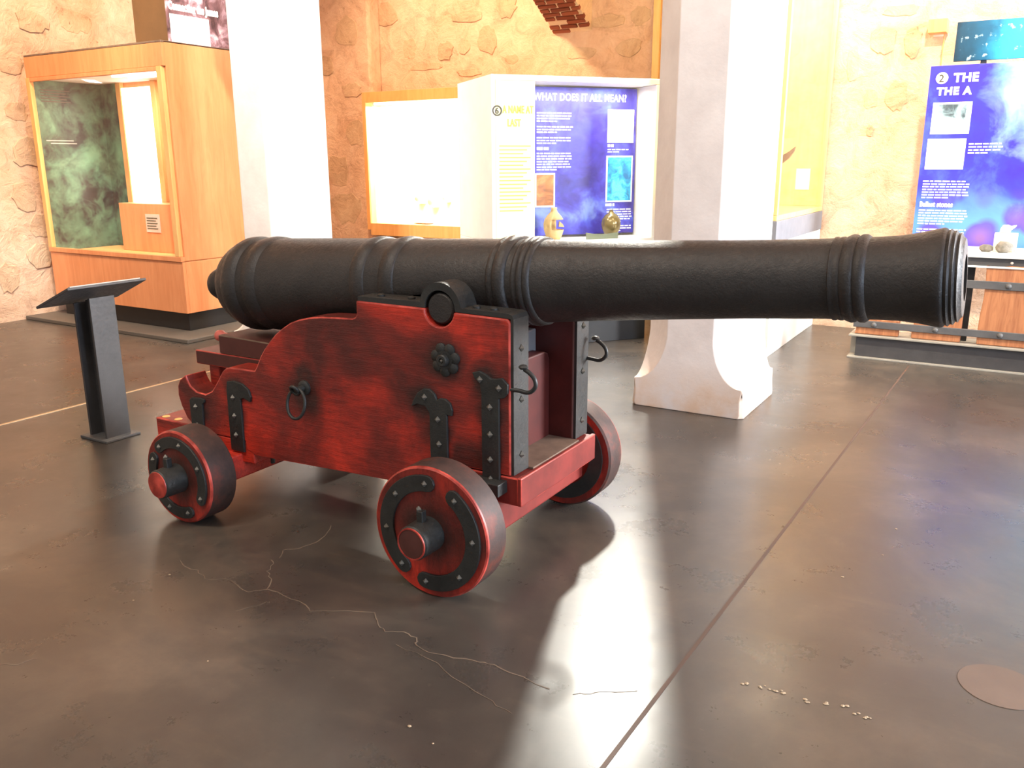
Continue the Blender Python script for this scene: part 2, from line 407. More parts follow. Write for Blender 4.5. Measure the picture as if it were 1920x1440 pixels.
# ------------------------------------------------------------------ setting: floor, walls
WY = 8.0          # back wall plane
WX = -8.2         # left wall plane
bm = bmesh.new(); bm_box(bm, (-9.0, -4.0, -0.2), (6.0, 8.6, 0.0))
floor = tag(finish('floor', bm, 'floor_concrete'), 'dark brown polished concrete floor with cracks and joints', kind='structure')
def ribbon(name, pts, w, m, parent, z=0.0012):
    bm = bmesh.new(); P = [Vector((p[0], p[1], 0)) for p in pts]; L = []
    for i, p in enumerate(P):
        d = (P[min(i + 1, len(P) - 1)] - P[max(i - 1, 0)]).normalized(); nrm = Vector((-d.y, d.x, 0))
        ww = w * (0.6 + 0.8 * random.random()) if w < 0.01 else w
        L.append([bm.verts.new(p + nrm * ww * s + Vector((0, 0, h))) for s, h in ((-.5, 0.0002), (-.5, z), (.5, z), (.5, 0.0002))])
    for A, B in zip(L, L[1:]):
        for k in range(3): bm.faces.new((A[k], A[k + 1], B[k + 1], B[k]))
    return finish(name, bm, m, parent)
ribbon('metal_strip', [(-4.93, -1.0), (-4.93, 6.5)], 0.022, 'metal_strip', floor, 0.002)
ribbon('control_joint', [(-.79, -0.8), (-.739, 1.656), (-.634, 6.685)], 0.012, 'joint_filler', floor)
CRACKS = [[(-2.593, 1.886), (-2.54, 1.856), (-2.469, 1.858), (-2.393, 1.83), (-2.327, 1.869), (-2.259, 1.858), (-2.184, 1.839), (-2.142, 1.886), (-2.066, 1.887), (-1.941, 1.875), (-1.908, 1.853), (-1.798, 1.914), (-1.712, 1.948), (-1.646, 1.901), (-1.6, 1.88), (-1.554, 1.903), (-1.496, 1.897), (-1.469, 1.867), (-1.412, 1.852), (-1.335, 1.871), (-1.25, 1.888), (-1.203, 1.903), (-1.139, 1.889), (-1.008, 1.876)],
          [(-2.142, 1.886), (-2.186, 1.953), (-2.243, 1.981), (-2.261, 2.03), (-2.301, 2.058)],
          [(-2.284, 2.083), (-2.323, 2.14), (-2.283, 2.185), (-2.263, 2.252), (-2.272, 2.322), (-2.325, 2.411)],
          [(-2.116, 1.731), (-2.097, 1.771), (-2.072, 1.819), (-2.069, 1.829)],
          [(-1.522, 1.836), (-1.405, 1.83), (-1.278, 1.789), (-1.121, 1.743), (-1.042, 1.726)],
          [(-0.938, 1.888), (-0.895, 1.919), (-0.872, 1.942), (-0.789, 1.994)],
          [(-2.485, 1.149), (-2.435, 1.169), (-2.431, 1.191), (-2.416, 1.223)]]
for i, c in enumerate(CRACKS):
    pts = []
    for a, b in zip(c, c[1:]):
        for s in (0, .33, .66): pts.append((a[0] + (b[0] - a[0]) * s + random.uniform(-.006, .006), a[1] + (b[1] - a[1]) * s + random.uniform(-.006, .006)))
    pts.append(c[-1]); ribbon('crack', pts, 0.002 if i in (4, 5) else 0.004, 'crack_fill', floor, 0.0008)
lathe('floor_patch', [(0.0003, .11), (0.0015, .109), (0.0015, 0)], 'patch_fill', floor, 40, AZ, loc=(.09, 2.54, 0), cap=False)
bm = bmesh.new()
for (x, y) in [(-2.477, 1.597), (-1.958, 1.476), (-1.153, 1.516), (-1.248, 1.541), (-0.422, 3.004), (-0.325, 3.265), (-0.315, 3.547), (-2.529, 1.784), (-0.533, 2.183), (-0.497, 2.19), (-0.459, 2.191), (-0.43, 2.194), (-0.372, 2.194), (-0.318, 2.209), (-0.277, 2.214), (-0.234, 2.204), (-0.213, 2.198)]:
    for k in range(3 if y > 2.1 and y < 2.3 else 1):
        px, py, s = x + random.uniform(-.012, .012) * (k > 0), y + random.uniform(-.012, .012) * (k > 0), random.uniform(.003, .006)
        vs = [bm.verts.new((px + s * (1 + .4 * random.random()) * math.cos(q), py + s * math.sin(q), 0.0014)) for q in (0, 1.3, 2.5, 3.7, 5.1)]
        tp = bm.verts.new((px, py, 0.003))
        for q in range(5): bm.faces.new((vs[q], vs[(q + 1) % 5], tp))
tag(finish('floor_chips', bm, 'chip_pale', floor), kind='stuff')

HT = 5.2
wall_back = tag(box('wall_back', (-8.6, WY, 0), (6.0, WY + .4, HT), 'stone_wall', bevel=0), 'limewashed rubble stone wall at the back of the gallery', kind='structure')
wall_left = tag(box('wall_left', (WX - .4, -1.5, 0), (WX, WY + .4, HT), 'stone_wall', bevel=0), 'limewashed stone wall on the left with bare patches', kind='structure')
bm = bmesh.new(); RX = 5.6
for a, b in (((RX, -1.5, 0), (RX + .4, 8.4, 1.0)), ((RX, -1.5, 3.6), (RX + .4, 8.4, HT)), ((RX, -1.5, 1.0), (RX + .4, .1, 3.6)), ((RX, 2.5, 1.0), (RX + .4, 5.4, 3.6)), ((RX, 7.8, 1.0), (RX + .4, 8.4, 3.6))): bm_box(bm, a, b)
wall_right = tag(finish('wall_right', bm, 'stone_wall'), 'limewashed stone wall with the tall window', kind='structure')
for wn, ya, yb in (('window_1', 5.4, 7.8), ('window_2', .1, 2.5)):
    ym = (ya + yb) / 2
    tag(boxes(wn, [((5.7, ya, 1.0), (5.78, ya + .1, 3.6)), ((5.7, yb - .1, 1.0), (5.78, yb, 3.6)), ((5.7, ya + .1, 1.0), (5.78, yb - .1, 1.1)), ((5.7, ya + .1, 3.5), (5.78, yb - .1, 3.6)), ((5.7, ym - .04, 1.1), (5.78, ym + .04, 3.5))], 'white_paint'), 'white timber window frame in the right wall', kind='structure')
ceiling = tag(box('ceiling', (-8.6, -1.5, HT), (6.0, 8.4, HT + .2), 'stone_wall', bevel=0), 'high plastered ceiling', kind='structure')
pier = tag(box('wall_pier', (-8.2, 7.8, 0), (-6.5, WY, HT), 'stone_wall', bevel=.03), 'projecting stone pier beside the lit wall case', kind='structure')

def stone_block(parent, c, z, w, h, plane, axis, out):
    bm = bmesh.new(); n = random.randint(13, 17); pts = []
    for k in range(n):
        q = 2 * PI * k / n + random.uniform(-.2, .2); e = 2.6
        r = (abs(math.cos(q)) ** e + abs(math.sin(q)) ** e) ** (-1 / e) * random.uniform(.78, 1.1)
        pts.append((c + w / 2 * r * math.cos(q), z + h / 2 * r * math.sin(q)))
    d = random.uniform(.004, .014)
    f = (lambda x, y, zz: (x, y, zz)) if axis == 'Y' else (lambda x, y, zz: (y, x, zz))
    bm_prism(bm, pts, plane + .05 * -out, plane + d * out, f)
    return finish('stone', bm, 'stone_block' if random.random() < .35 else 'stone_pale', parent, bevel=.006, angle=50)
for c in [(-6.09, 2.66, 0.2, 0.22), (-5.62, 2.6, 0.21, 0.19), (-5.37, 2.63, 0.15, 0.16), (-5.08, 2.67, 0.26, 0.28), (-5.88, 2.46, 0.43, 0.08), (-5.32, 2.37, 0.31, 0.09), (-4.79, 2.47, 0.17, 0.1), (-4.85, 2.99, 0.25, 0.25), (-5.34, 2.92, 0.4, 0.13), (-3.72, 2.75, 0.34, 0.14), (-3.49, 2.49, 0.27, 0.17), (-3.39, 2.77, 0.21, 0.19), (-4.0, 2.48, 0.35, 0.12), (-6.4, 3.02, 0.3, 0.27),
          (-1.24, 2.4, 0.23, 0.23), (-1.01, 2.37, 0.14, 0.24), (-1.28, 1.95, 0.13, 0.17), (-1.09, 1.96, 0.18, 0.25), (-1.27, 1.69, 0.06, 0.1), (-1.45, 2.23, 0.1, 0.3), (-1.12, 2.62, 0.28, 0.09)]:
    stone_block(wall_back, *c, WY, 'Y', -1)
for c in [(-6.82, 2.86, 0.35, 0.33), (-7.15, 2.51, 0.24, 0.23), (-7.04, 1.36, 0.33, 0.36), (-6.95, 0.93, 0.5, 0.37), (-6.75, 1.77, 0.32, 0.29), (-6.78, 2.24, 0.31, 0.17)]:
    stone_block(pier, *c, 7.8, 'Y', -1)
for c in [(4.79, 1.56, 0.31, 0.29), (4.71, 1.14, 0.25, 0.29), (4.82, 0.87, 0.21, 0.22), (4.78, 0.59, 0.26, 0.25), (4.76, 2.34, 0.25, 0.23), (5.02, 2.73, 0.31, 0.19), (5.45, 2.78, 0.39, 0.2), (4.75, 1.92, 0.2, 0.19), (4.44, 0.41, 0.2, 0.3)]:
    stone_block(wall_left, *c, WX, 'X', 1)

# brick arch ribs springing off the back wall towards the room
bmb = bmesh.new(); bm_box(bmb, (-.5, -.5, -.5), (.5, .5, .5))
BRICK = bpy.data.meshes.new('brick'); bmb.to_mesh(BRICK); bmb.free(); BRICK.materials.append(M('brick'))
def arch(x0, x1, z0, courses, parent, name):
    w = x1 - x0; pts = []; y, z, el = WY, z0, 34.0
    for k in range(courses + 1):
        pts.append((y, z)); y -= .058 * math.cos(R(el)); z += .058 * math.sin(R(el)); el -= .7
    bm = bmesh.new(); prof = pts + [(p[0], p[1] + .35) for p in pts[::-1]]
    bm_prism(bm, prof, x0, x1, lambda a, b, c: (b, a, c))
    body = finish(name, bm, 'mortar', parent)
    for k in range(courses):
        (ya, za), (yb, zb) = pts[k], pts[k + 1]; ang = math.atan2(zb - za, ya - yb)
        x = x0 - (.1 if k % 2 else 0)
        while x < x1 - .03:
            L = random.uniform(.17, .2); a = max(x, x0 - .004); b = min(x + L, x1 + .004)
            if b - a > .04 and random.random() > .06:
                o = link('brick', BRICK, body, ((a + b) / 2, (ya + yb) / 2, (za + zb) / 2)); o.scale = (b - a, .040 + random.uniform(-.004, .004), .03)
                o.rotation_euler = (-ang, random.uniform(-.03, .03), random.uniform(-.02, .02))
            x += L + .024
    return body
arch(-4.30, -3.89, 2.68, 26, wall_back, 'brick_arch')
arch(-1.46, -0.98, 2.83, 26, wall_back, 'brick_arch')

# ------------------------------------------------------------------ pillars
def pillar(x, y, label, hs=.318, hb=.340, c0=.178, ztop=HT, capital=None):
    bm = bmesh.new(); rings = []
    zs = [0, .02, .10, .16, .17, .175, .18, .19, .20, .215, .23, .25, .28, .31, .35, .40, .44, .5]
    secs = []
    for z in zs:
        k = min(max((z - .17) / .27, 0), 1)
        cc = .006 + (c0 - .006) * math.sqrt(max(0, 1 - (1 - k) ** 2)) if z > .14 else .02 if z > 0 else .03
        hh = hb + (hs - hb) * min(max((z - .1) / .34, 0), 1)
        if z <= .02: hh = hb + .005
        secs.append((z, hh, cc))
    if capital:
        for z in [capital - .45 + .05 * q for q in range(1, 10)]:
            k = 1 - min(max((z - (capital - .4)) / .40, 0), 1); secs.append((z, hs + (hb - hs) * (1 - k), .006 + (c0 - .006) * math.sqrt(1 - (1 - k) ** 2)))
        secs.append((ztop, hb, .006))
    else: secs.append((ztop, hs, c0))
    for z, h, c in secs:
        P = [(-h + c, -h), (h - c, -h), (h, -h + c), (h, h - c), (h - c, h), (-h + c, h), (-h, h - c), (-h, -h + c)]
        rings.append([bm.verts.new((px, py, z)) for px, py in P])
    for A, B in zip(rings, rings[1:]):
        for k in range(8): bm.faces.new((A[k], A[(k + 1) % 8], B[(k + 1) % 8], B[k]))
    bm.faces.new(rings[0]); bm.faces.new(rings[-1])
    o = finish('pillar', bm, 'pillar_plaster', smooth=30, bevel=.006, loc=(x, y, 0)); 
    return tag(o, label, 'pillar', 'plastered gallery pillars')
pillar(-1.635, 5.065, 'thick white chamfered pillar with flared stained base behind the cannon muzzle')
pillar(-4.945, 4.87, 'white pillar beside the wooden display cabinet, behind the cannon breech', capital=2.98)

# ------------------------------------------------------------------ the gun barrel
YC = 2.676
SL = 0.0734
ax_ang = math.atan(SL); ca_ = math.cos(ax_ang)
def axis_z(X): return 1.023 + SL * (X + 1.637)
X0 = -2.93
barrel_root = thing('cannon_barrel', 'long black cast iron cannon barrel with raised rings lying on the red carriage', 'cannon', (X0, YC, axis_z(X0)))
barrel_root.rotation_euler = (0, -ax_ang, 0)
def bp(lst): return [((x - X0) / ca_, r) for x, r in lst]
body = [(-3.065, .080), (-3.06, .110), (-3.045, .138), (-3.02, .162), (-2.985, .181), (-2.955, .190), (-2.92, .196), (-2.72, .192), (-2.45, .184), (-2.24, .177), (-2.00, .168), (-1.72, .159), (-1.47, .150), (-1.45, .147), (-1.23, .137), (-.95, .128), (-.75, .1225), (-.52, .1195), (-.36, .120), (-.30, .1225), (-.25, .129), (-.215, .136), (-.195, .140), (-.188, .138), (-.183, .132), (-.176, .136), (-.170, .129), (-.163, .131), (-.157, .122), (-.151, .124), (-.146, .114), (-.140, .108), (-.138, .065), (-.19, .062), (-.9, .062), (-.9, 0)]
lathe('barrel', bp(body), 'barrel_iron', barrel_root, 96, AX, 38)
lathe('bore', bp([(-.16, .0618), (-.55, .0615), (-.55, 0)]), 'bore_black', barrel_root, 40, AX, 40, cap=False)
def ring(name, lst): return lathe(name, bp([(lst[0][0], .10)] + lst + [(lst[-1][0], .10)]), 'barrel_iron', barrel_root, 96, AX, 50, cap=False)
ring('base_ring', [(-2.955, .186), (-2.945, .197), (-2.92, .205), (-2.885, .206), (-2.865, .201), (-2.855, .193)])
ring('base_ring', [(-2.825, .193), (-2.815, .200), (-2.785, .203), (-2.755, .200), (-2.74, .191)])
ring('reinforce_ring', [(-2.24, .175), (-2.23, .182), (-2.20, .185), (-2.175, .181), (-2.165, .172)])
ring('reinforce_ring', [(-2.10, .170), (-2.09, .178), (-2.06, .181), (-2.035, .177), (-2.025, .167)])
ring('reinforce_ring', [(-1.625, .155), (-1.618, .162), (-1.605, .163), (-1.597, .159), (-1.585, .167), (-1.565, .169), (-1.552, .164), (-1.545, .153)])
ring('reinforce_ring', [(-1.525, .151), (-1.520, .158), (-1.510, .159), (-1.502, .154), (-1.495, .160), (-1.483, .161), (-1.476, .155), (-1.468, .158), (-1.456, .156), (-1.450, .146)])
ring('muzzle_astragal', [(-.485, .118), (-.481, .1235), (-.474, .1235), (-.470, .121), (-.462, .1235), (-.455, .1235), (-.451, .121), (-.442, .126), (-.430, .130), (-.420, .128), (-.414, .124), (-.406, .129), (-.394, .129), (-.386, .124), (-.380, .118)])
lathe('cascabel_button', bp([(-3.217, 0), (-3.215, .02), (-3.207, .044), (-3.192, .062), (-3.172, .071), (-3.147, .073), (-3.115, .069), (-3.085, .072), (-3.06, .09)]), 'barrel_iron', barrel_root, 48, AX, 50)
TX, TZ, TR = -1.73, .956, .055
inv = Matrix.Rotation(ax_ang, 4, 'Y') @ Matrix.Translation((-X0, -YC, -axis_z(X0)))
for s in (-1, 1):
    p = inv @ Vector((TX, YC, TZ))
    lathe('trunnion', [(s * .10, TR + .004), (s * .275, TR), (s * .281, TR - .006), (s * .281, 0)], 'barrel_iron', barrel_root, 40, AY, 40, loc=p, cap=False)

# ------------------------------------------------------------------ the carriage
YN, YI = 2.385, 2.495          # near cheek: outer and inner plane
def my(y): return 2 * YC - y
CX = -2.25
carr = thing('gun_carriage', 'red painted wooden truck carriage with black iron straps and four small wheels', 'gun carriage', (0, 0, 0))
arcn = [(TX + .064 * math.cos(R(a)), TZ + .064 * math.sin(R(a))) for a in range(186, 361, 12)]
arcn[0] = (TX - .062, .953); arcn[-1] = (TX + .062, .948)
cheek = [(-2.105, .955)] + arcn + [(-1.452, .944), (-1.441, .932), (-1.441, .392), (-1.78, .392), (-1.80, .283), (-1.931, .274), (-2.339, .258), (-2.705, .243), (-2.76, .262), (-2.765, .298), (-2.98, .301), (-3.083, .314), (-3.13, .35),
         (-3.158, .40), (-3.173, .449), (-3.17, .49), (-3.152, .522), (-3.11, .548), (-3.10, .522), (-3.085, .500), (-3.048, .480), (-2.99, .476), (-2.945, .497), (-2.905, .545), (-2.868, .594), (-2.848, .609), (-2.82, .616), (-2.672, .620),
         (-2.655, .645), (-2.632, .684), (-2.605, .719), (-2.573, .753), (-2.535, .788), (-2.492, .817), (-2.45, .841), (-2.402, .858), (-2.345, .871), (-2.288, .879), (-2.20, .884), (-2.128, .887), (-2.113, .893), (-2.105, .905)]
for s in (0, 1):
    a, b = (YN, YI) if s == 0 else (my(YI), my(YN))
    ck = prism('cheek', cheek, a, b, ['red_cheek' if s == 0 else 'red_in_shade', 'red_edge' if s == 0 else 'dark_red_wood'], carr, bevel=.0055, bmat=1, seg=2, angle=28)  # far cheek: shade is painted in with darker red face and edges
    if s == 0: tag(ck, 'near side red cheek with stepped curved top')
    # black iron cap along the cheek top, over the trunnion and down the front end
    io = -.002 if s == 0 else .002
    a2, b2 = (a + .006, b - .004)
    capp = [(-2.10, .953), (-2.10, .972), (-1.812, .974)]
    capi = [(TX - .062, .953)]
    outer = [(TX + .086 * math.cos(R(q)), TZ + .006 + .086 * math.sin(R(q))) for q in range(172, 7, -11)]
    inner = [(TX + .064 * math.cos(R(q)), TZ + .064 * math.sin(R(q))) for q in range(0, 181, 12)]
    cp = capp + outer + [(-1.64, .964), (-1.452, .962), (-1.436, .957), (-1.430, .944), (-1.430, .394), (-1.4408, .394), (-1.4408, .944), (-1.46, .946), (TX + .0645, .950)] + inner + [(TX - .066, .954)]
    capo = prism('cap_square', cp, a2, b2, 'black_iron', carr, bevel=.003, angle=35)
    for (x, z) in [(-2.02, .973), (-1.88, .974), (-1.60, .964), (-1.53, .963)]:
        lathe('bolt_head', [(-.01, .014), (.006, .014), (.010, .008), (.010, 0)], 'black_iron', carr, 12, AZ, 40, loc=(x, (a + b) / 2 - .01, z), cap=False)
    for z in (.84, .66, .46):
        stud(capo, (-1.430, (a + b) / 2, z), (0, 0, R(90)), 1.0)
    # front hook
    yh = a + .012 if s == 0 else b - .012
    hk = spline([(-1.50, yh - .013 if s == 0 else yh, .705), (-1.42, yh, .702), (-1.375, yh, .700), (-1.350, yh, .722), (-1.352, yh, .748), (-1.372, yh, .768), (-1.392, yh, .778)], 6)
    hook = tube('hook', hk, .0075, 'black_iron', carr, 8)
    lathe('hook_knob', [(-.010, 0), (-.007, .012), (0, .017), (.006, .012), (.010, 0)], 'black_iron', hook, 14, AZ, 60, loc=(-1.396, yh, .786))

# iron straps on the near cheek
def strap(pts, studs, name='iron_strap', th=.010):
    o = prism(name, pts, YN - th, YN + .004, 'black_iron', carr, bevel=.0025, angle=30)
    for x, z in studs: stud(o, (x, YN - th + .001, z))
    return o
strap([(-1.776, .36), (-1.700, .36), (-1.700, .578), (-1.679, .576), (-1.676, .597), (-1.684, .622), (-1.705, .636), (-1.728, .636), (-1.742, .628), (-1.752, .648), (-1.775, .664), (-1.80, .662), (-1.828, .643), (-1.848, .612), (-1.858, .588), (-1.830, .601), (-1.795, .598), (-1.776, .575)],
      [(-1.795, .632), (-1.739, .556), (-1.736, .464)])
strap([(-1.552, .36), (-1.481, .36), (-1.481, .668), (-1.462, .672), (-1.446, .690), (-1.445, .722), (-1.468, .742), (-1.492, .737), (-1.512, .735), (-1.535, .748), (-1.56, .757), (-1.588, .748), (-1.578, .728), (-1.558, .712), (-1.552, .68)],
      [(-1.556, .728), (-1.480, .706), (-1.517, .634), (-1.517, .536), (-1.517, .444), (-1.517, .372)])
strap([(-3.089, .30), (-3.012, .30), (-3.008, .430), (-2.994, .440), (-2.992, .453), (-3.015, .458), (-3.075, .452), (-3.089, .44)], [(-3.05, .415), (-3.05, .33)])
strap([(-2.845, .25), (-2.766, .25), (-2.762, .488), (-2.74, .495), (-2.705, .482), (-2.698, .505), (-2.71, .535), (-2.745, .556), (-2.80, .563), (-2.836, .555), (-2.842, .52)], [(-2.805, .49), (-2.805, .41), (-2.805, .325)])
boxes('axle_clip', [((-1.575, YN - .06, .33), (-1.455, YN + .01, .375))], 'black_iron', carr)
# rosette and bolt
bm = bmesh.new()
for k in range(7):
    q = 2 * PI * k / 7 + .2; cx, cz = -1.704 + .040 * math.cos(q), .779 + .040 * math.sin(q)
    n0 = len(bm.verts); bm_lathe(bm, [(YN + .002, .022), (YN - .006, .022), (YN - .011, .014), (YN - .012, 0)], 14, lambda a, c, s, cx=cx, cz=cz: (cx + c, a, cz + s), cap=False)
bm_lathe(bm, [(YN, .034), (YN - .012, .034), (YN - .012, 0)], 20, lambda a, c, s: (-1.704 + c, a, .779 + s), cap=False)
ros = finish('rosette', bm, 'black_iron', carr, smooth=40)
lathe('ring_boss', [(0, .022), (-.016, .022), (-.02, .018), (-.02, .010), (-.014, .008), (-.014, 0)], 'black_iron', ros, 20, AY, 40, loc=(-1.704, YN - .010, .779), cap=False)
stud(ros, (-1.704, YN - .022, .779), s=.8)
# ring bolt
rb = lathe('ring_bolt', [(.0, .030), (-.008, .030), (-.014, .022), (-.014, .013), (-.05, .013), (-.056, 0)], 'black_iron', carr, 20, AY, 40, loc=(-2.392, YN, .586), cap=False)
tube('eye', [(0, -.05 + .0 * k, .0) for k in range(1)] + [(0.018 * math.cos(2 * PI * k / 16), -.056 - .018 * math.sin(2 * PI * k / 16) * .6, .018 * math.sin(2 * PI * k / 16)) for k in range(16)], .007, 'black_iron', rb, 8)
tube('ring', [(.006 + .047 * math.cos(2 * PI * k / 28), -.060 + .012 * math.sin(2 * PI * k / 28), -.052 + .058 * math.sin(2 * PI * k / 28)) for k in range(28)], .0065, 'black_iron', rb, 8, True)
tube('eye_bolt', [(-3.13, YI + .03, .415), (-3.185, YI + .03, .415)], .012, 'black_iron', carr, 10)
tube('eye_ring', [(-3.215 + .032 * math.cos(2 * PI * k / 20), YI + .03 + .006 * math.sin(2 * PI * k / 20), .40 + .036 * math.sin(2 * PI * k / 20)) for k in range(20)], .009, 'black_iron', carr, 8, True)
tube('drop_bolt', [(-2.66, YN + .05, .26), (-2.66, YN + .05, .205)], .010, 'black_iron', carr, 10)

# axle trees, board, bed, transoms
EDG = ['red_timber', 'red_edge']
box('front_axletree', (-1.80, YN, .285), (-1.41, my(YN), .388), ['red_dim', 'red_edge'], carr, .005, 1)
box('axle_beam', (-1.70, 2.275, .155), (-1.50, my(2.275), .30), 'red_dim', carr, .008)
box('front_board', (-1.412, YN - .004, .287), (-1.395, my(YN) + .004, .392), ['red_dim', 'red_edge'], carr, .004, 1)
box('bed_dust_board', (-1.75, YI, .386), (-1.412, my(YI), .396), 'dusty_wood', carr, .002)
prism('transom', [(YI, .39), (my(YI), .39), (my(YI), .715), (my(YI) - .02, .738), (YI + .02, .738), (YI, .715)], -1.60, -1.553, 'red_timber', carr, bevel=.006, rot=(0, 0, 0)) if False else None
bm = bmesh.new(); bm_prism(bm, [(YI, .39), (my(YI), .39), (my(YI), .705), (my(YI) - .012, .732), (my(YI) - .04, .742), (YI + .04, .742), (YI, .712)], -1.605, -1.545, lambda a, b, c: (b, a, c))
finish('transom', bm, ['red_in_shade', 'dark_red_wood'], carr, bevel=.006, bmat=1)  # shade between the cheeks is put into the transom's colour
box('rear_transom', (-1.66, YI, .39), (-1.605, my(YI), .822), 'slate_grey', carr, .006)
box('rear_axletree', (-3.02, YN + .002, .20), (-2.72, my(YN), .298), 'red_timber', carr, .006)
box('rear_axle_beam', (-2.97, 2.265, .13), (-2.79, my(2.265), .24), 'red_timber', carr, .008)
box('tail_board', (-3.35, YN + .0, .225), (-2.95, my(YN), .318), EDG, carr, .006, 1)
for q in range(2):
    lathe('worn_patch', [(0, .018), (.002, .016), (.002, 0)], 'worn_yellow', carr, 14, AZ, 40, loc=(-3.315 + q * .085, YN + .03, .3185), cap=False)
box('stool_plank', (-3.18, 2.505, .568), (-2.30, my(2.505), .632), ['dark_red_wood', 'red_edge'], carr, .005, 1)
box('stool_post', (-3.115, 2.52, .31), (-3.05, 2.585, .568), 'red_timber', carr, .005)
box('stool_post', (-3.115, my(2.585), .31), (-3.05, my(2.52), .568), 'red_timber', carr, .005)

def wheel(x, y, r, w, out, c1, c2, name='truck_wheel', label=None):
    """solid wooden truck; out = -1 when the outer face looks to -y"""
    e = bpy.data.objects.new(name, None)
    bm = bmesh.new(); s = -out
    bm_lathe(bm, [(0, .052), (0, r - .007), (s * .004, r - .002), (s * .010, r), (s * (w - .008), r), (s * w, r - .008), (s * w, .052)], 72, AY, cap=False)
    for f in bm.faces:
        cc = f.calc_center_median(); rr = math.hypot(cc.x, cc.z)
        f.material_index = 0 if rr < r - .0065 else (1 if abs(cc.y) < .011 else 2)
    o = finish(name, bm, ['red_wheel', 'red_edge', 'wheel_tread'], carr, smooth=30, loc=(x, y, r))
    if label: tag(o, label)
    for (a0, a1) in (c1, c2):
        ro, ri = r * .885, r * .64; rm = (ro + ri) / 2; rc = (ro - ri) / 2; pts = []; n = 22
        d = a1 - a0
        pts += [(ro * math.cos(R(a0 + d * k / n)), ro * math.sin(R(a0 + d * k / n))) for k in range(n + 1)]
        c = (rm * math.cos(R(a1)), rm * math.sin(R(a1)))
        pts += [(c[0] + rc * math.cos(R(a1 + q)), c[1] + rc * math.sin(R(a1 + q))) for q in range(30, 180, 30)]
        pts += [(ri * math.cos(R(a1 - d * k / n)), ri * math.sin(R(a1 - d * k / n))) for k in range(n + 1)]
        c = (rm * math.cos(R(a0)), rm * math.sin(R(a0)))
        pts += [(c[0] + rc * math.cos(R(a0 + q)), c[1] + rc * math.sin(R(a0 + q))) for q in range(210, 360, 30)]
        prism('iron_plate', pts, out * .009, -out * .003, 'black_iron', o, bevel=.002, angle=50)
        for k in range(4):
            q = R(a0 + d * (.02 + .32 * k)); stud(o, (rm * math.cos(q), out * .008, rm * math.sin(q)), (0, 0, 0 if out < 0 else PI), .9)
    lathe('axle_arm', [(-s * -.0 + s * .02, .062), (out * .094, .060), (out * .100, .054), (out * .100, 0)], ['black_iron'], o, 36, AY, 40, cap=False)
    lathe('axle_end', [(out * .099, .055), (out * .102, .054), (out * .103, .047), (out * .1035, 0)], 'red_edge' if r < .22 else 'dark_red_wood', o, 36, AY, 30, cap=False)
    if r > .22: lathe('axle_rim', [(out * .100, .056), (out * .1045, .0555), (out * .1045, .051), (out * .100, .0505)], 'red_edge', o, 36, AY, 30, cap=False)
    box('linchpin', (-.012, min(out * .03, out * .055), .03), (.012, max(out * .03, out * .055), .098), 'black_iron', o, .003)
    stud(o, (-.012, out * .04, .098), (R(-90), 0, 0), .9)
    return o
wheel(-1.615, 2.142, .235, .12, -1, (90, 232), (-98, 55), label='near front wheel')
wheel(-2.880, 2.123, .198, .135, -1, (-28, 130), (155, 292), label='near rear wheel')
wheel(-1.615, my(2.142), .235, .12, 1, (90, 232), (-98, 55), label='far front wheel')
wheel(-2.880, my(2.123), .198, .135, 1, (-28, 130), (155, 292), label='far rear wheel')
# inner iron ring on the far front wheel
lathe('inner_hub_plate', [(my(2.262) - .008, .20), (my(2.262) - .008, .14), (my(2.262) + .004, .14), (my(2.262) + .004, .20), (my(2.262) - .008, .20)], 'black_iron', carr, 48, AY, 30, loc=(-1.615, 0, .235), cap=False)

# quoin wedge under the breech
qn = thing('quoin', 'brown wooden wedge with round pink handle under the cannon breech', 'wedge', (-3.02, YC, .6325))
bm = bmesh.new(); bm_prism(bm, [(0, 0), (.62, 0), (.62, .070), (.10, .083), (.0, .083)], -.17, .17)
finish('wedge', bm, ['dark_red_wood', 'dusty_wood'], qn, bevel=.005, bmat=1)
lathe('handle', [(-.062, 0), (-.060, .014), (-.05, .024), (-.032, .026), (-.018, .018), (0, .016), (.01, .016)], 'pink_knob', qn, 20, AX, 60, loc=(0, -.125, .068))

# ------------------------------------------------------------------ reading lectern
lec = thing('reading_stand', 'dark grey steel reading stand with tilted panel beside the cannon breech', 'lectern', (-4.2, 2.70, 0))
box('base_plate', (-.115, -.105, 0), (.115, .105, .014), 'grey_steel', lec, .003)
boxes('post', [((-.075, -.072, .012), (-.060, .072, .74)), ((.060, -.072, .012), (.075, .072, .775)), ((-.062, -.008, .012), (.062, .008, .75))], 'dark_steel', lec, .002)
bm = bmesh.new()
q = [(.15, -.225, .842), (.15, .222, .842), (-.16, .245, .722), (-.16, -.218, .722)]
vs = [bm.verts.new(p) for p in q] + [bm.verts.new((p[0] - .004, p[1], p[2] + .012)) for p in q]
for f in ((0, 1, 2, 3), (7, 6, 5, 4), (0, 4, 5, 1), (1, 5, 6, 2), (2, 6, 7, 3), (3, 7, 4, 0)): bm.faces.new([vs[i] for i in f])
finish('tilted_panel', bm, 'dark_steel', lec, bevel=.002)
bm = bmesh.new()
q = [(.13, -.2, .850), (.13, .2, .850), (-.14, .22, .744), (-.14, -.195, .744)]
vs = [bm.verts.new((p[0], p[1], p[2])) for p in q] + [bm.verts.new((p[0] - .003, p[1], p[2] + .006)) for p in q]
for f in ((0, 1, 2, 3), (7, 6, 5, 4), (0, 4, 5, 1), (1, 5, 6, 2), (2, 6, 7, 3), (3, 7, 4, 0)): bm.faces.new([vs[i] for i in f])
finish('text_sheet', bm, 'card_grey', lec)

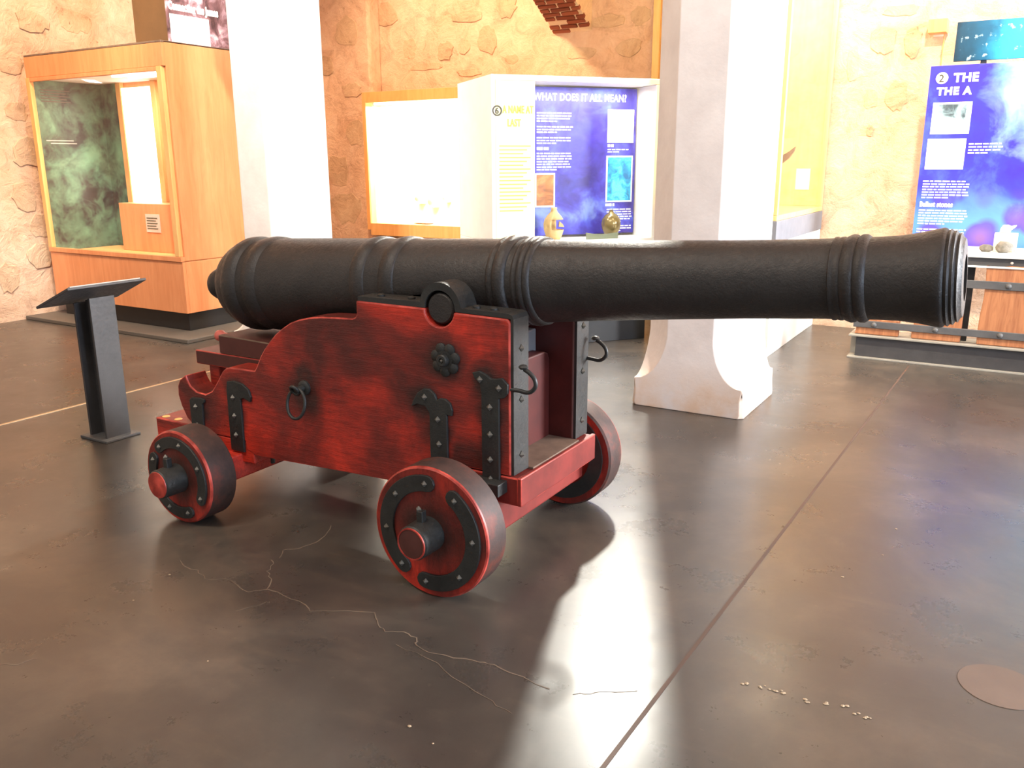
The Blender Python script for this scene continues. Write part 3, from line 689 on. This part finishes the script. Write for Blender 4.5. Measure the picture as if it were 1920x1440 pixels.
# ------------------------------------------------------------------ wooden display cabinet on the left
plat = tag(box('cabinet_platform', (-8.19, 4.55, 0), (-5.86, 5.75, .035), 'platform_paint', bevel=.006), 'low dark floor platform under the wooden display cabinet', 'platform')
cab = thing('display_cabinet', 'tall honey coloured wooden glass fronted display cabinet on black plinth', 'cabinet', (-6.12, 4.78, .036))
W, D, H = -1.90, .74, 2.36      # local x from W (left) to 0
box('plinth', (W + .05, .05, 0), (-.05, D - .05, .165), 'black_plinth', cab, .003)
box('lower_panel', (W, 0, .16), (0, .03, .60), 'veneer', cab, .003)
box('lower_side_panel', (-.03, .031, .16), (0, D, .60), 'veneer', cab, .003)
box('left_side_panel', (W, .031, .16), (W + .03, D, H), 'veneer', cab, .003)
box('right_side_panel', (-.028, .031, .606), (0, D, H), 'veneer', cab, .003)
box('back_panel', (W + .03, D - .025, .16), (-.028, D, H), 'veneer', cab, .002)
box('case_floor', (W + .03, .03, .585), (-.03, D - .025, .605), 'veneer_light', cab, .002)
box('case_ceiling', (W + .03, .03, H - .20), (-.03, D - .025, H - .17), 'white_paint', cab, .002)
box('top_board', (W, .0, H - .012), (0, D, H + .004), 'dusty_wood', cab, .003)
box('fascia', (W, 0, H - .19), (0, .03, H - .013), 'veneer', cab, .003)
box('sill_rail', (W, -.012, .603), (0, .03, .645), 'veneer', cab, .003)
box('door_stile', (W, -.010, .646), (W + .055, .03, H - .191), 'veneer_light', cab, .003)
box('door_stile', (-.075, -.010, .646), (-.018, .03, H - .191), 'veneer_light', cab, .003)
box('door_rail', (W + .056, -.008, H - .225), (-.076, .028, H - .192), 'veneer', cab, .003)
box('glass_pane', (W + .056, .008, .646), (-.076, .014, H - .226), 'glass', cab, 0)
gp = box('underwater_picture', (W + .031, .032, .606), (W + .036, D - .026, H - .201), 'print_green', cab, 0)
boxes('caption_lines', [((W + .036, .09, 1.97 + .025 * k), (W + .0375, .38 - .04 * (k % 2), 1.979 + .025 * k)) for k in range(5)], 'platform_paint', gp, 0)
boxes('caption_lines', [((W + .036, .09 + .04 * k, 1.62 - .025 * k), (W + .0375, .36 + .03 * k, 1.629 - .025 * k)) for k in range(2)], 'card_grey', gp, 0)
box('underwater_picture', (W + .037, D - .034, .606), (-1.585, D - .026, H - .201), 'print_green', cab, 0)
lb = box('lightbox', (-1.51, D - .06, 1.0), (-1.07, D - .028, 2.11), 'lightbox', cab, .002)
boxes('lightbox_frame', [((-1.58, D - .07, .606), (-1.511, D - .027, H - .2)), ((-1.069, D - .07, .606), (-1.0, D - .027, H - .2))], 'veneer_light', cab)
bl = box('display_block', (-1.375, .42, .606), (-.035, D - .08, 1.05), 'veneer', cab, .003)
lc = box('label_card', (-.99, .412, .79), (-.79, .4195, .955), 'card_grey', cab, .001)
boxes('caption_lines', [((-.97, .4095, .82 + .024 * k), (-.82 - .02 * (k % 2), .4118, .829 + .024 * k)) for k in range(5)], 'print_dark', lc, 0)
area('cabinet_lamp', (-6.12 - .8, 4.78 + .22, 2.15), (-6.12 - .9, 4.78 + .32, .6), 1.2, .12, 26, (1.0, .93, .80))
for k in range(2):
    box('lamp_tube', (-.95, .20 + .16 * k, H - .215), (-.35, .25 + .16 * k, H - .20), 'lamp_tube', cab, .002)

# sign box standing on top of the cabinet
sg = thing('sign_box', 'brown box with purple printed sign standing on top of the wooden cabinet', 'sign', (-6.32, 5.02, 2.405))
box('box_body', (-.42, 0, 0), (0, .78, .40), 'brown_box', sg, .004)
sp_ = box('sign_panel', (.001, -.005, 0), (.016, .80, 1.0), 'print_purple', sg, .002)
box('printed_block', (.016, .02, .0), (.0175, .42, .24), 'print_white', sp_, 0)
text('lettering', 'Connecting the James', .088, 'print_white', sp_, (.0165, .015, .275), (R(90), 0, R(90)), .005, sx=.66)

# ------------------------------------------------------------------ lit wall case on the back wall
wc = thing('wall_showcase', 'orange wooden framed wall case glowing white inside on the stone wall', 'display case', (-6.56, 7.70, .70))
LW, LD, LH = 2.55, .28, 1.50
box('back_board', (.03, LD - .03, .07), (LW - .03, LD, LH - .07), 'white_paint', wc, .002)
box('frame_stile', (0, 0, 0), (.05, LD, LH), 'veneer_light', wc, .003)
box('frame_stile', (LW - .05, 0, 0), (LW, LD, LH), 'veneer_light', wc, .003)
box('frame_top', (.051, 0, LH - .11), (LW - .051, LD, LH), 'veneer_light', wc, .003)
box('frame_bottom', (.051, 0, -.06), (LW - .051, LD, .075), 'veneer_light', wc, .003)
box('glass_pane', (.051, .02, .076), (LW - .051, .026, LH - .111), 'glass', wc, 0)
box('lamp_tube', (.12, .06, LH - .135), (LW - .12, .10, LH - .112), 'lamp_tube', wc, .002)
area('showcase_lamp', (-6.56 + 1.25, 7.80, .70 + LH - .14), (-6.56 + 1.25, 7.86, .7), 2.2, .05, 260, (1.0, .95, .82))
for i, (x, z, w, h) in enumerate([(.62, .44, .09, .10), (.80, .40, .10, .14), (.98, .46, .07, .08), (.70, .20, .30, .05)]):
    o = lathe('shell_fragment', [(0, w * .3), (h * .25, w * .5), (h * .6, w * .46), (h, w * .2), (h, 0)], 'bone_white', None, 14, AZ, 50, loc=(-6.56 + x, 7.86, .70 + z - .12))
    o.scale = (1, .5, 1); tag(o, ['pale broken bowl leftmost in the glowing wall case', 'tallest pale shard in the glowing wall case', 'small pale shard rightmost in the glowing wall case', 'flat pale dish lowest in the glowing wall case'][i], 'shard', 'finds in the lit wall case')
    box('shelf_peg', (x - w * .5, .13, z - .14), (x + w * .5, LD - .02, z - .121), 'white_paint', wc, .002)

# ------------------------------------------------------------------ angled exhibit kiosk (local x along its front, local y into it)
KR = R(90 - 39)
kio = thing('exhibit_kiosk', 'white angled exhibit case with yellow text panel and blue story panel', 'exhibit case', (-3.512, 5.567, 0), KR)
box('plinth', (.04, .04, 0), (1.36, .82, .20), 'black_plinth', kio, .003)
box('base_cabinet', (0, 0, .20), (1.40, .86, .845), 'white_paint', kio, .004)
box('left_wall', (0, 0, .846), (.03, .86, 2.07), 'white_paint', kio, .003)
box('back_wall', (.031, .62, .846), (1.40, .86, 2.029), 'white_paint', kio, .003)
box('right_wall', (1.37, 0, .846), (1.40, .62, 2.029), 'white_paint', kio, .003)
box('roof', (.031, 0, 2.03), (1.40, .86, 2.07), 'white_paint', kio, .004)
tp = box('text_panel', (.031, 0, .846), (.345, .03, 2.029), 'cream_panel', kio, .002)
lathe('number_disc', [(0, .038), (-.002, .038), (-.002, .028), (0, .028)], 'print_dark', tp, 28, AY, 30, loc=(.045, -.0005, 1.815), cap=False)
text('lettering', '6', .06, 'print_dark', tp, (.028, -.001, 1.794), (R(90), 0, 0), .001)
text('lettering', 'A NAME AT', .075, 'print_yellow', tp, (.088, -.001, 1.80), (R(90), 0, 0), .0015, sx=.60, space=1.05)
text('lettering', 'LAST', .075, 'print_yellow', tp, (.125, -.001, 1.705), (R(90), 0, 0), .0015, sx=.62, space=1.05)
boxes('text_lines', [((.06, -.0015, 1.56 - .028 * k), (.31 - .03 * (k % 3), 0, 1.568 - .028 * k)) for k in range(18)], 'print_yellow', tp, 0)
sp2 = box('story_panel', (.28, .05, .892), (1.20, .062, 1.992), 'print_blue', kio, .003)
F = (R(90), 0, 0)
text('lettering', 'WHAT DOES IT ALL MEAN?', .075, 'print_white', sp2, (.335, .0485, 1.895), F, .0018, sx=.80, space=1.06)
def lines(x0, x1, z0, n, dz, parent, y=.0485, m='print_white', h=.45):
    L = []
    for k in range(n):
        x = x0; e = x1 - (random.uniform(.0, .1) * (x1 - x0) if k < n - 1 else .45 * (x1 - x0))
        while x < e - .01:
            w = random.uniform(.02, .055); L.append(((x, y, z0 - k * dz), (min(x + w, e), y + .0018, z0 - k * dz + dz * h))); x += w + .008
    return boxes('text_lines', L, m, parent, 0)
lines(.36, .66, 1.80, 4, .020, sp2); lines(.36, .66, 1.70, 3, .020, sp2); lines(.36, .66, 1.62, 3, .020, sp2)
lines(.36, .55, 1.535, 1, .03, sp2, h=.7); lines(.36, .66, 1.505, 7, .020, sp2)
for (x0, x1, z0, z1, mm) in ((.95, 1.176, 1.59, 1.838, 'print_paper'), (.946, 1.176, 1.137, 1.492, 'print_reef'), (.346, .511, 1.109, 1.364, 'print_amber')):
    f = box('photo_border', (x0, .0455, z0), (x1, .050, z1), 'print_white', sp2, 0)
    box('photo_print', (x0 + .012, .0440, z0 + .012), (x1 - .012, .0458, z1 - .012), mm, sp2, 0)
lines(.955, 1.05, 1.558, 1, .03, sp2, h=.7); lines(.955, 1.15, 1.535, 2, .018, sp2)
lines(.946, 1.09, 1.105, 1, .03, sp2, h=.7); lines(.96, 1.19, 1.075, 6, .019, sp2); lines(.98, 1.19, .945, 3, .019, sp2)
sp2.location = (.1015, .25, -.0696); sp2.scale = (1.048, 1, 1.048)
box('glass_pane', (.346, .004, .846), (1.369, .010, 2.029), 'glass', kio, 0)
def kw(x, y, z): 
    c, s = math.cos(KR), math.sin(KR); return (-3.512 + c * x - s * y, 5.567 + s * x + c * y, z)
area('kiosk_lamp', kw(.85, .06, 1.985), kw(.85, .20, .9), .9, .05, 14, (1.0, .96, .88))
# the finds standing in the kiosk
jug = thing('jug_fragment', 'broken pale stoneware jug with an open side in front of the blue panel', 'jug', kw(.56, .13, .8465), KR)
bm = bmesh.new(); seg = 26
prof = [(0, .045), (.03, .062), (.07, .076), (.11, .080), (.14, .072), (.165, .052), (.19, .026), (.21, .017), (.225, .021)]
rings = []
for z, r in prof:
    rings.append([bm.verts.new((r * math.cos(2 * PI * k / seg), r * math.sin(2 * PI * k / seg) * .9, z * 1.12)) for k in range(seg)])
for i, (A, B) in enumerate(zip(rings, rings[1:])):
    for k in range(seg):
        if i in (2, 3) and (k < 4 or k > 16): continue
        bm.faces.new((A[k], A[(k + 1) % seg], B[(k + 1) % seg], B[k]))
o = finish('jug_body', bm, 'stoneware', jug, smooth=60); sm = o.modifiers.new('thick', 'SOLIDIFY'); sm.thickness = .005
bm = bmesh.new(); bm_prism(bm, [(.04, .10), (.09, .095), (.075, .12), (.045, .145)], -.006, .006); finish('loose_lip', bm, 'stoneware', jug, bevel=.002)
jar = thing('round_jar', 'round olive glazed jar with narrow neck in front of the blue panel', 'jar', kw(1.07, .14, .8465), KR)
o = lathe('jar_body', [(0, .03), (.03, .052), (.07, .074), (.11, .080), (.145, .074), (.18, .05), (.198, .022), (.215, .014), (.222, .018)], 'glazed_jar', jar, 30, AZ, 60)
shd = thing('roof_tile_shard', 'flat curved green grey tile shard lying before the round jar', 'shard', kw(.93, -.02, .8465), KR)
box('shard_ledge', (-.12, -.02, -.012), (.16, .044, .0), 'white_paint', kio, .002, loc=(.83, -.03, .858)) if False else None
bm = bmesh.new(); bm_prism(bm, [(-.13, 0), (.15, 0), (.155, .05), (.08, .042), (0, .038), (-.08, .045), (-.135, .055)], .05, .056); finish('shard_body', bm, 'green_shard', shd, bevel=.002)

# ------------------------------------------------------------------ tall yellow lit case behind the right pillar
yc = thing('tall_glass_case', 'tall yellow wooden glass case behind the thick white pillar', 'display case', (-2.50, 6.43, 0))
YW, YD = .90, 1.56
box('base', (.0, .0, 0), (YW, YD, .86), 'white_paint', yc, .004)
box('slate_step', (.0, -.005, .861), (YW + .005, YD, 1.02), 'slate_grey', yc, .004)
box('case_floor', (.0, 0, 1.021), (YW, YD, 1.06), 'yellow_wood', yc, .003)
box('back_board', (.0, YD - .03, 1.061), (YW - .04, YD, 3.4), 'yellow_wood', yc, .003)
box('left_board', (.0, .04, 1.061), (.03, YD - .031, 3.4), 'yellow_wood', yc, .003)
box('front_board', (.04, .0, 1.061), (YW - .05, .03, 3.4), 'yellow_wood', yc, .003)
box('corner_post', (YW - .045, 0, 1.061), (YW, .045, 3.4), 'yellow_wood', yc, .003)
box('corner_post', (.0, 0, 1.061), (.035, .035, 3.4), 'yellow_wood', yc, .003)
box('corner_post', (YW - .04, YD - .04, 1.061), (YW, YD, 3.4), 'yellow_wood', yc, .003)
box('glass_pane', (YW - .02, .046, 1.061), (YW - .014, YD - .041, 3.4), 'glass', yc, 0)
box('case_roof', (0, 0, 3.401), (YW, YD, 3.44), 'yellow_wood', yc, .003)
lbx = box('label_card', (.66, YD - .036, 1.20), (.78, YD - .0305, 1.38), 'card_white', yc, .001)
area('case_lamp', (-2.0, 7.2, 3.35), (-2.1, 7.2, 1.0), .6, 1.0, 70, (1.0, .88, .66))
horn = thing('iron_fluke', 'dark pointed iron blade inside the tall yellow case', 'iron blade', (-2.1, 7.2, 1.061))
tube('stand_rod', [(0, 0, 0), (0, 0, .30)], .008, 'black_iron', horn, 8)
bm = bmesh.new(); bm_prism(bm, [(-.25, .30), (.0, .34), (.20, .385), (.30, .42), (.37, .46), (.415, .497), (.405, .455), (.37, .405), (.30, .35), (.15, .29), (0, .255), (-.25, .22)], -.02, .02); finish('blade', bm, 'black_iron', horn, bevel=.004)

tag(box('trim_1', (-3.23, 7.93, 0), (-3.16, 8.0, 4.2), 'yellow_wood', bevel=.004), 'narrow yellow timber batten on the back wall', kind='structure')
# ------------------------------------------------------------------ story panel on the right with ballast display
pan = thing('information_panel', 'tall blue printed information panel marked with a number two behind the timber display', 'information panel', (-.80, 7.50, 0))
box('board', (0, 0, .80), (1.9, .04, 2.135), 'print_blue2', pan, .003)
for x in (.15, 1.75): box('leg', (x - .03, .042, 0), (x + .03, .08, 2.1), 'grey_steel', pan, .003)
PW = lambda x, z: (x + .80, -.001, z)
lathe('number_disc', [(0, .042), (-.003, .042), (-.003, 0)], 'print_white', pan, 32, AY, 30, loc=(.085, 0, 2.045), cap=False)
text('lettering', '2', .075, 'print_dark', pan, (.063, -.0035, 2.018), F, .001)
text('lettering', 'THE', .085, 'print_white', pan, (.165, -.001, 2.015), F, .004, space=1.1)
text('lettering', 'THE A', .075, 'print_white', pan, (.060, -.001, 1.925), F, .004, space=1.15)
for (x0, x1, z0, z1, mm) in ((.045, .31, 1.64, 1.87, 'print_wreck'), (.035, .30, 1.38, 1.605, 'print_white')):
    box('photo_border', (x0, -.003, z0), (x1, 0, z1), 'print_white', pan, 0)
    box('photo_print', (x0 + .02, -.0045, z0 + .02), (x1 - .035, -.003, z1 - .015), mm, pan, 0)
def plines(x0, x1, z0, n, dz): return lines(x0, x1, z0, n, dz, pan, -.0018)
plines(.32, .56, 1.56, 4, .022); plines(.035, .375, 1.285, 7, .0205)
text('lettering', 'Ballast stones', .052, 'print_white', pan, (.028, -.001, 1.098), F, .002, sx=.82)
plines(.028, .375, 1.065, 6, .0205); plines(.028, .375, .92, 4, .0205)
pic = thing('picture_panel', 'dark sea blue picture panel mounted above the blue information panel', 'picture', (-.655, 7.52, 2.16))
box('print_board', (0, 0, 0), (1.6, .03, .275), 'print_sea', pic, .003)
for x in (.2, 1.4): box('bracket', (x - .02, .031, -.05), (x + .02, .05, .2), 'grey_steel', pic, .002)
lampx = thing('wall_light', 'small orange wooden wall light left of the sea picture', 'lamp', (-.83, 7.99, 2.38))
box('shade', (-.06, -.14, .035), (.075, -.01, .135), 'veneer_light', lampx, .004)
box('wall_plate', (-.03, -.012, .02), (.05, 0, .15), 'white_paint', lampx, .003)
box('rod', (.05, -.06, -.26), (.058, -.052, .036), 'veneer_light', lampx, .001)

tb = thing('timber_display', 'row of old ship timbers held by grey steel bars on a steel beam', 'timber display', (-1.06, 6.78, 0))
TL = 2.3
prism_pts = [(-.035, 0), (.235, 0), (.235, .012), (.11, .012), (.11, .165), (.235, .165), (.235, .178), (-.035, .178), (-.035, .165), (.09, .165), (.09, .012), (-.035, .012)]
bm = bmesh.new(); bm_prism(bm, prism_pts, -.02, TL, lambda a, b, c: (b, a, c)); ib = finish('steel_beam', bm, 'beam_paint', tb, bevel=.002)
box('beam_web_plate', (.03, .0, .013), (TL, .088, .164), 'dark_steel', tb, .002)
def rail(z0, z1, x0):
    o = box('steel_bar', (x0, .000, z0), (TL, .012, z1), 'grey_steel', tb, .003); return o
r1 = rail(.232, .284, .0); r2 = rail(.575, .632, .30)
for k, (x0, x1, zt) in enumerate([(.010, .315, .30), (.405, .725, .44), (.83, 1.13, .735), (1.14, 1.42, .73), (1.47, 1.80, .74), (1.82, 2.20, .72)]):
    n = 6; top = [(x0 + (x1 - x0) * q / n, zt + random.uniform(-.008, .008)) for q in range(n + 1)]
    side = [(x0 + random.uniform(-.004, .012), .18 + (zt - .18) * q / 5) for q in range(1, 5)]
    bm = bmesh.new(); bm_prism(bm, [(x0, .18), (x1, .18)] + top[::-1] + side[::-1], .013, .085); finish('timber_plank', bm, 'old_timber', tb, bevel=.006)
BOLT = None
for x, z in [(.145, .258), (.56, .258), (.97, .258), (1.3, .258), (1.65, .258), (.98, .604), (1.3, .604), (1.65, .604)]:
    if BOLT is None:
        b0 = lathe('dome_bolt', [(0, .019), (-.006, .018), (-.012, .013), (-.015, .006), (-.016, 0)], 'grey_steel', tb, 18, AY, 60, loc=(x, .0, z), cap=False); BOLT = b0.data
    else: link('dome_bolt', BOLT, tb, (x, .0, z))
box('shelf_beam', (.55, .02, .735), (TL, .05, .79), 'dark_steel', tb, .003)
box('shelf_beam_flange', (.55, .005, .722), (TL, .10, .734), 'card_white', tb, .002)
box('shelf_top', (.50, .0, .791), (TL, .60, .815), 'white_paint', tb, .003)
box('upright_post', (.70, .10, .18), (.76, .16, .72), 'black_plinth', tb, .003)
box('back_sheet', (.83, .30, .36), (TL, .31, .79), 'white_paint', tb, .002)
for x in (.25, 1.2, 2.1): box('sole_plate', (x, .10, .0), (x + .1, .5, .02), 'dark_steel', tb, .002)
lathe('shelf_bolt', [(0, .010), (-.005, .008), (-.007, 0)], 'card_grey', tb, 12, AY, 50, loc=(.98, .02, .762), cap=False)
# small finds on the white shelf
SX, SY, SZ = -.14, 6.99, .8155
blk = tag(box('mount_block', (-.085, -.03, 0), (.06, .05, .13), 'bone_white', loc=(SX + .01, SY + .06, SZ)), 'square cream mounting block on the white shelf behind the ballast stones', 'block')
def rock(name, loc, s, m, label, seed):
    random.seed(seed); bm = bmesh.new(); bmesh.ops.create_icosphere(bm, subdivisions=2, radius=1.0)
    for vtx in bm.verts: vtx.co = Vector((vtx.co.x * s[0], vtx.co.y * s[1], (vtx.co.z + .86) * s[2])) * random.uniform(.88, 1.08); vtx.co.z = max(vtx.co.z, 0)
    o = finish(name, bm, m, smooth=50, loc=loc); return tag(o, label, 'stone', 'ballast stones on the white shelf')
rock('ballast_stone', (SX - .005, SY - .02, SZ), (.058, .04, .042), 'ballast_stone', 'largest grey ballast stone in front of the cream block', 1)
rock('ballast_stone', (SX - .115, SY, SZ), (.048, .035, .028), 'ballast_stone', 'flat dark ballast stone left of the cream block', 2)
rock('ballast_stone', (SX + .085, SY - .01, SZ), (.028, .02, .018), 'bone_white', 'small pale ballast stone right of the cream block', 3)
ornt = thing('carved_fragment', 'small pale carved fragment sitting on top of the cream block', 'fragment', (SX + .0, SY + .06, SZ + .1305))
bm = bmesh.new(); bm_prism(bm, [(-.045, 0), (.02, 0), (.022, .02), (.05, .045), (.055, .058), (.02, .05), (.0, .058), (-.03, .055), (-.043, .03)], -.018, .018); finish('fragment_body', bm, 'bone_white', ornt, bevel=.005)
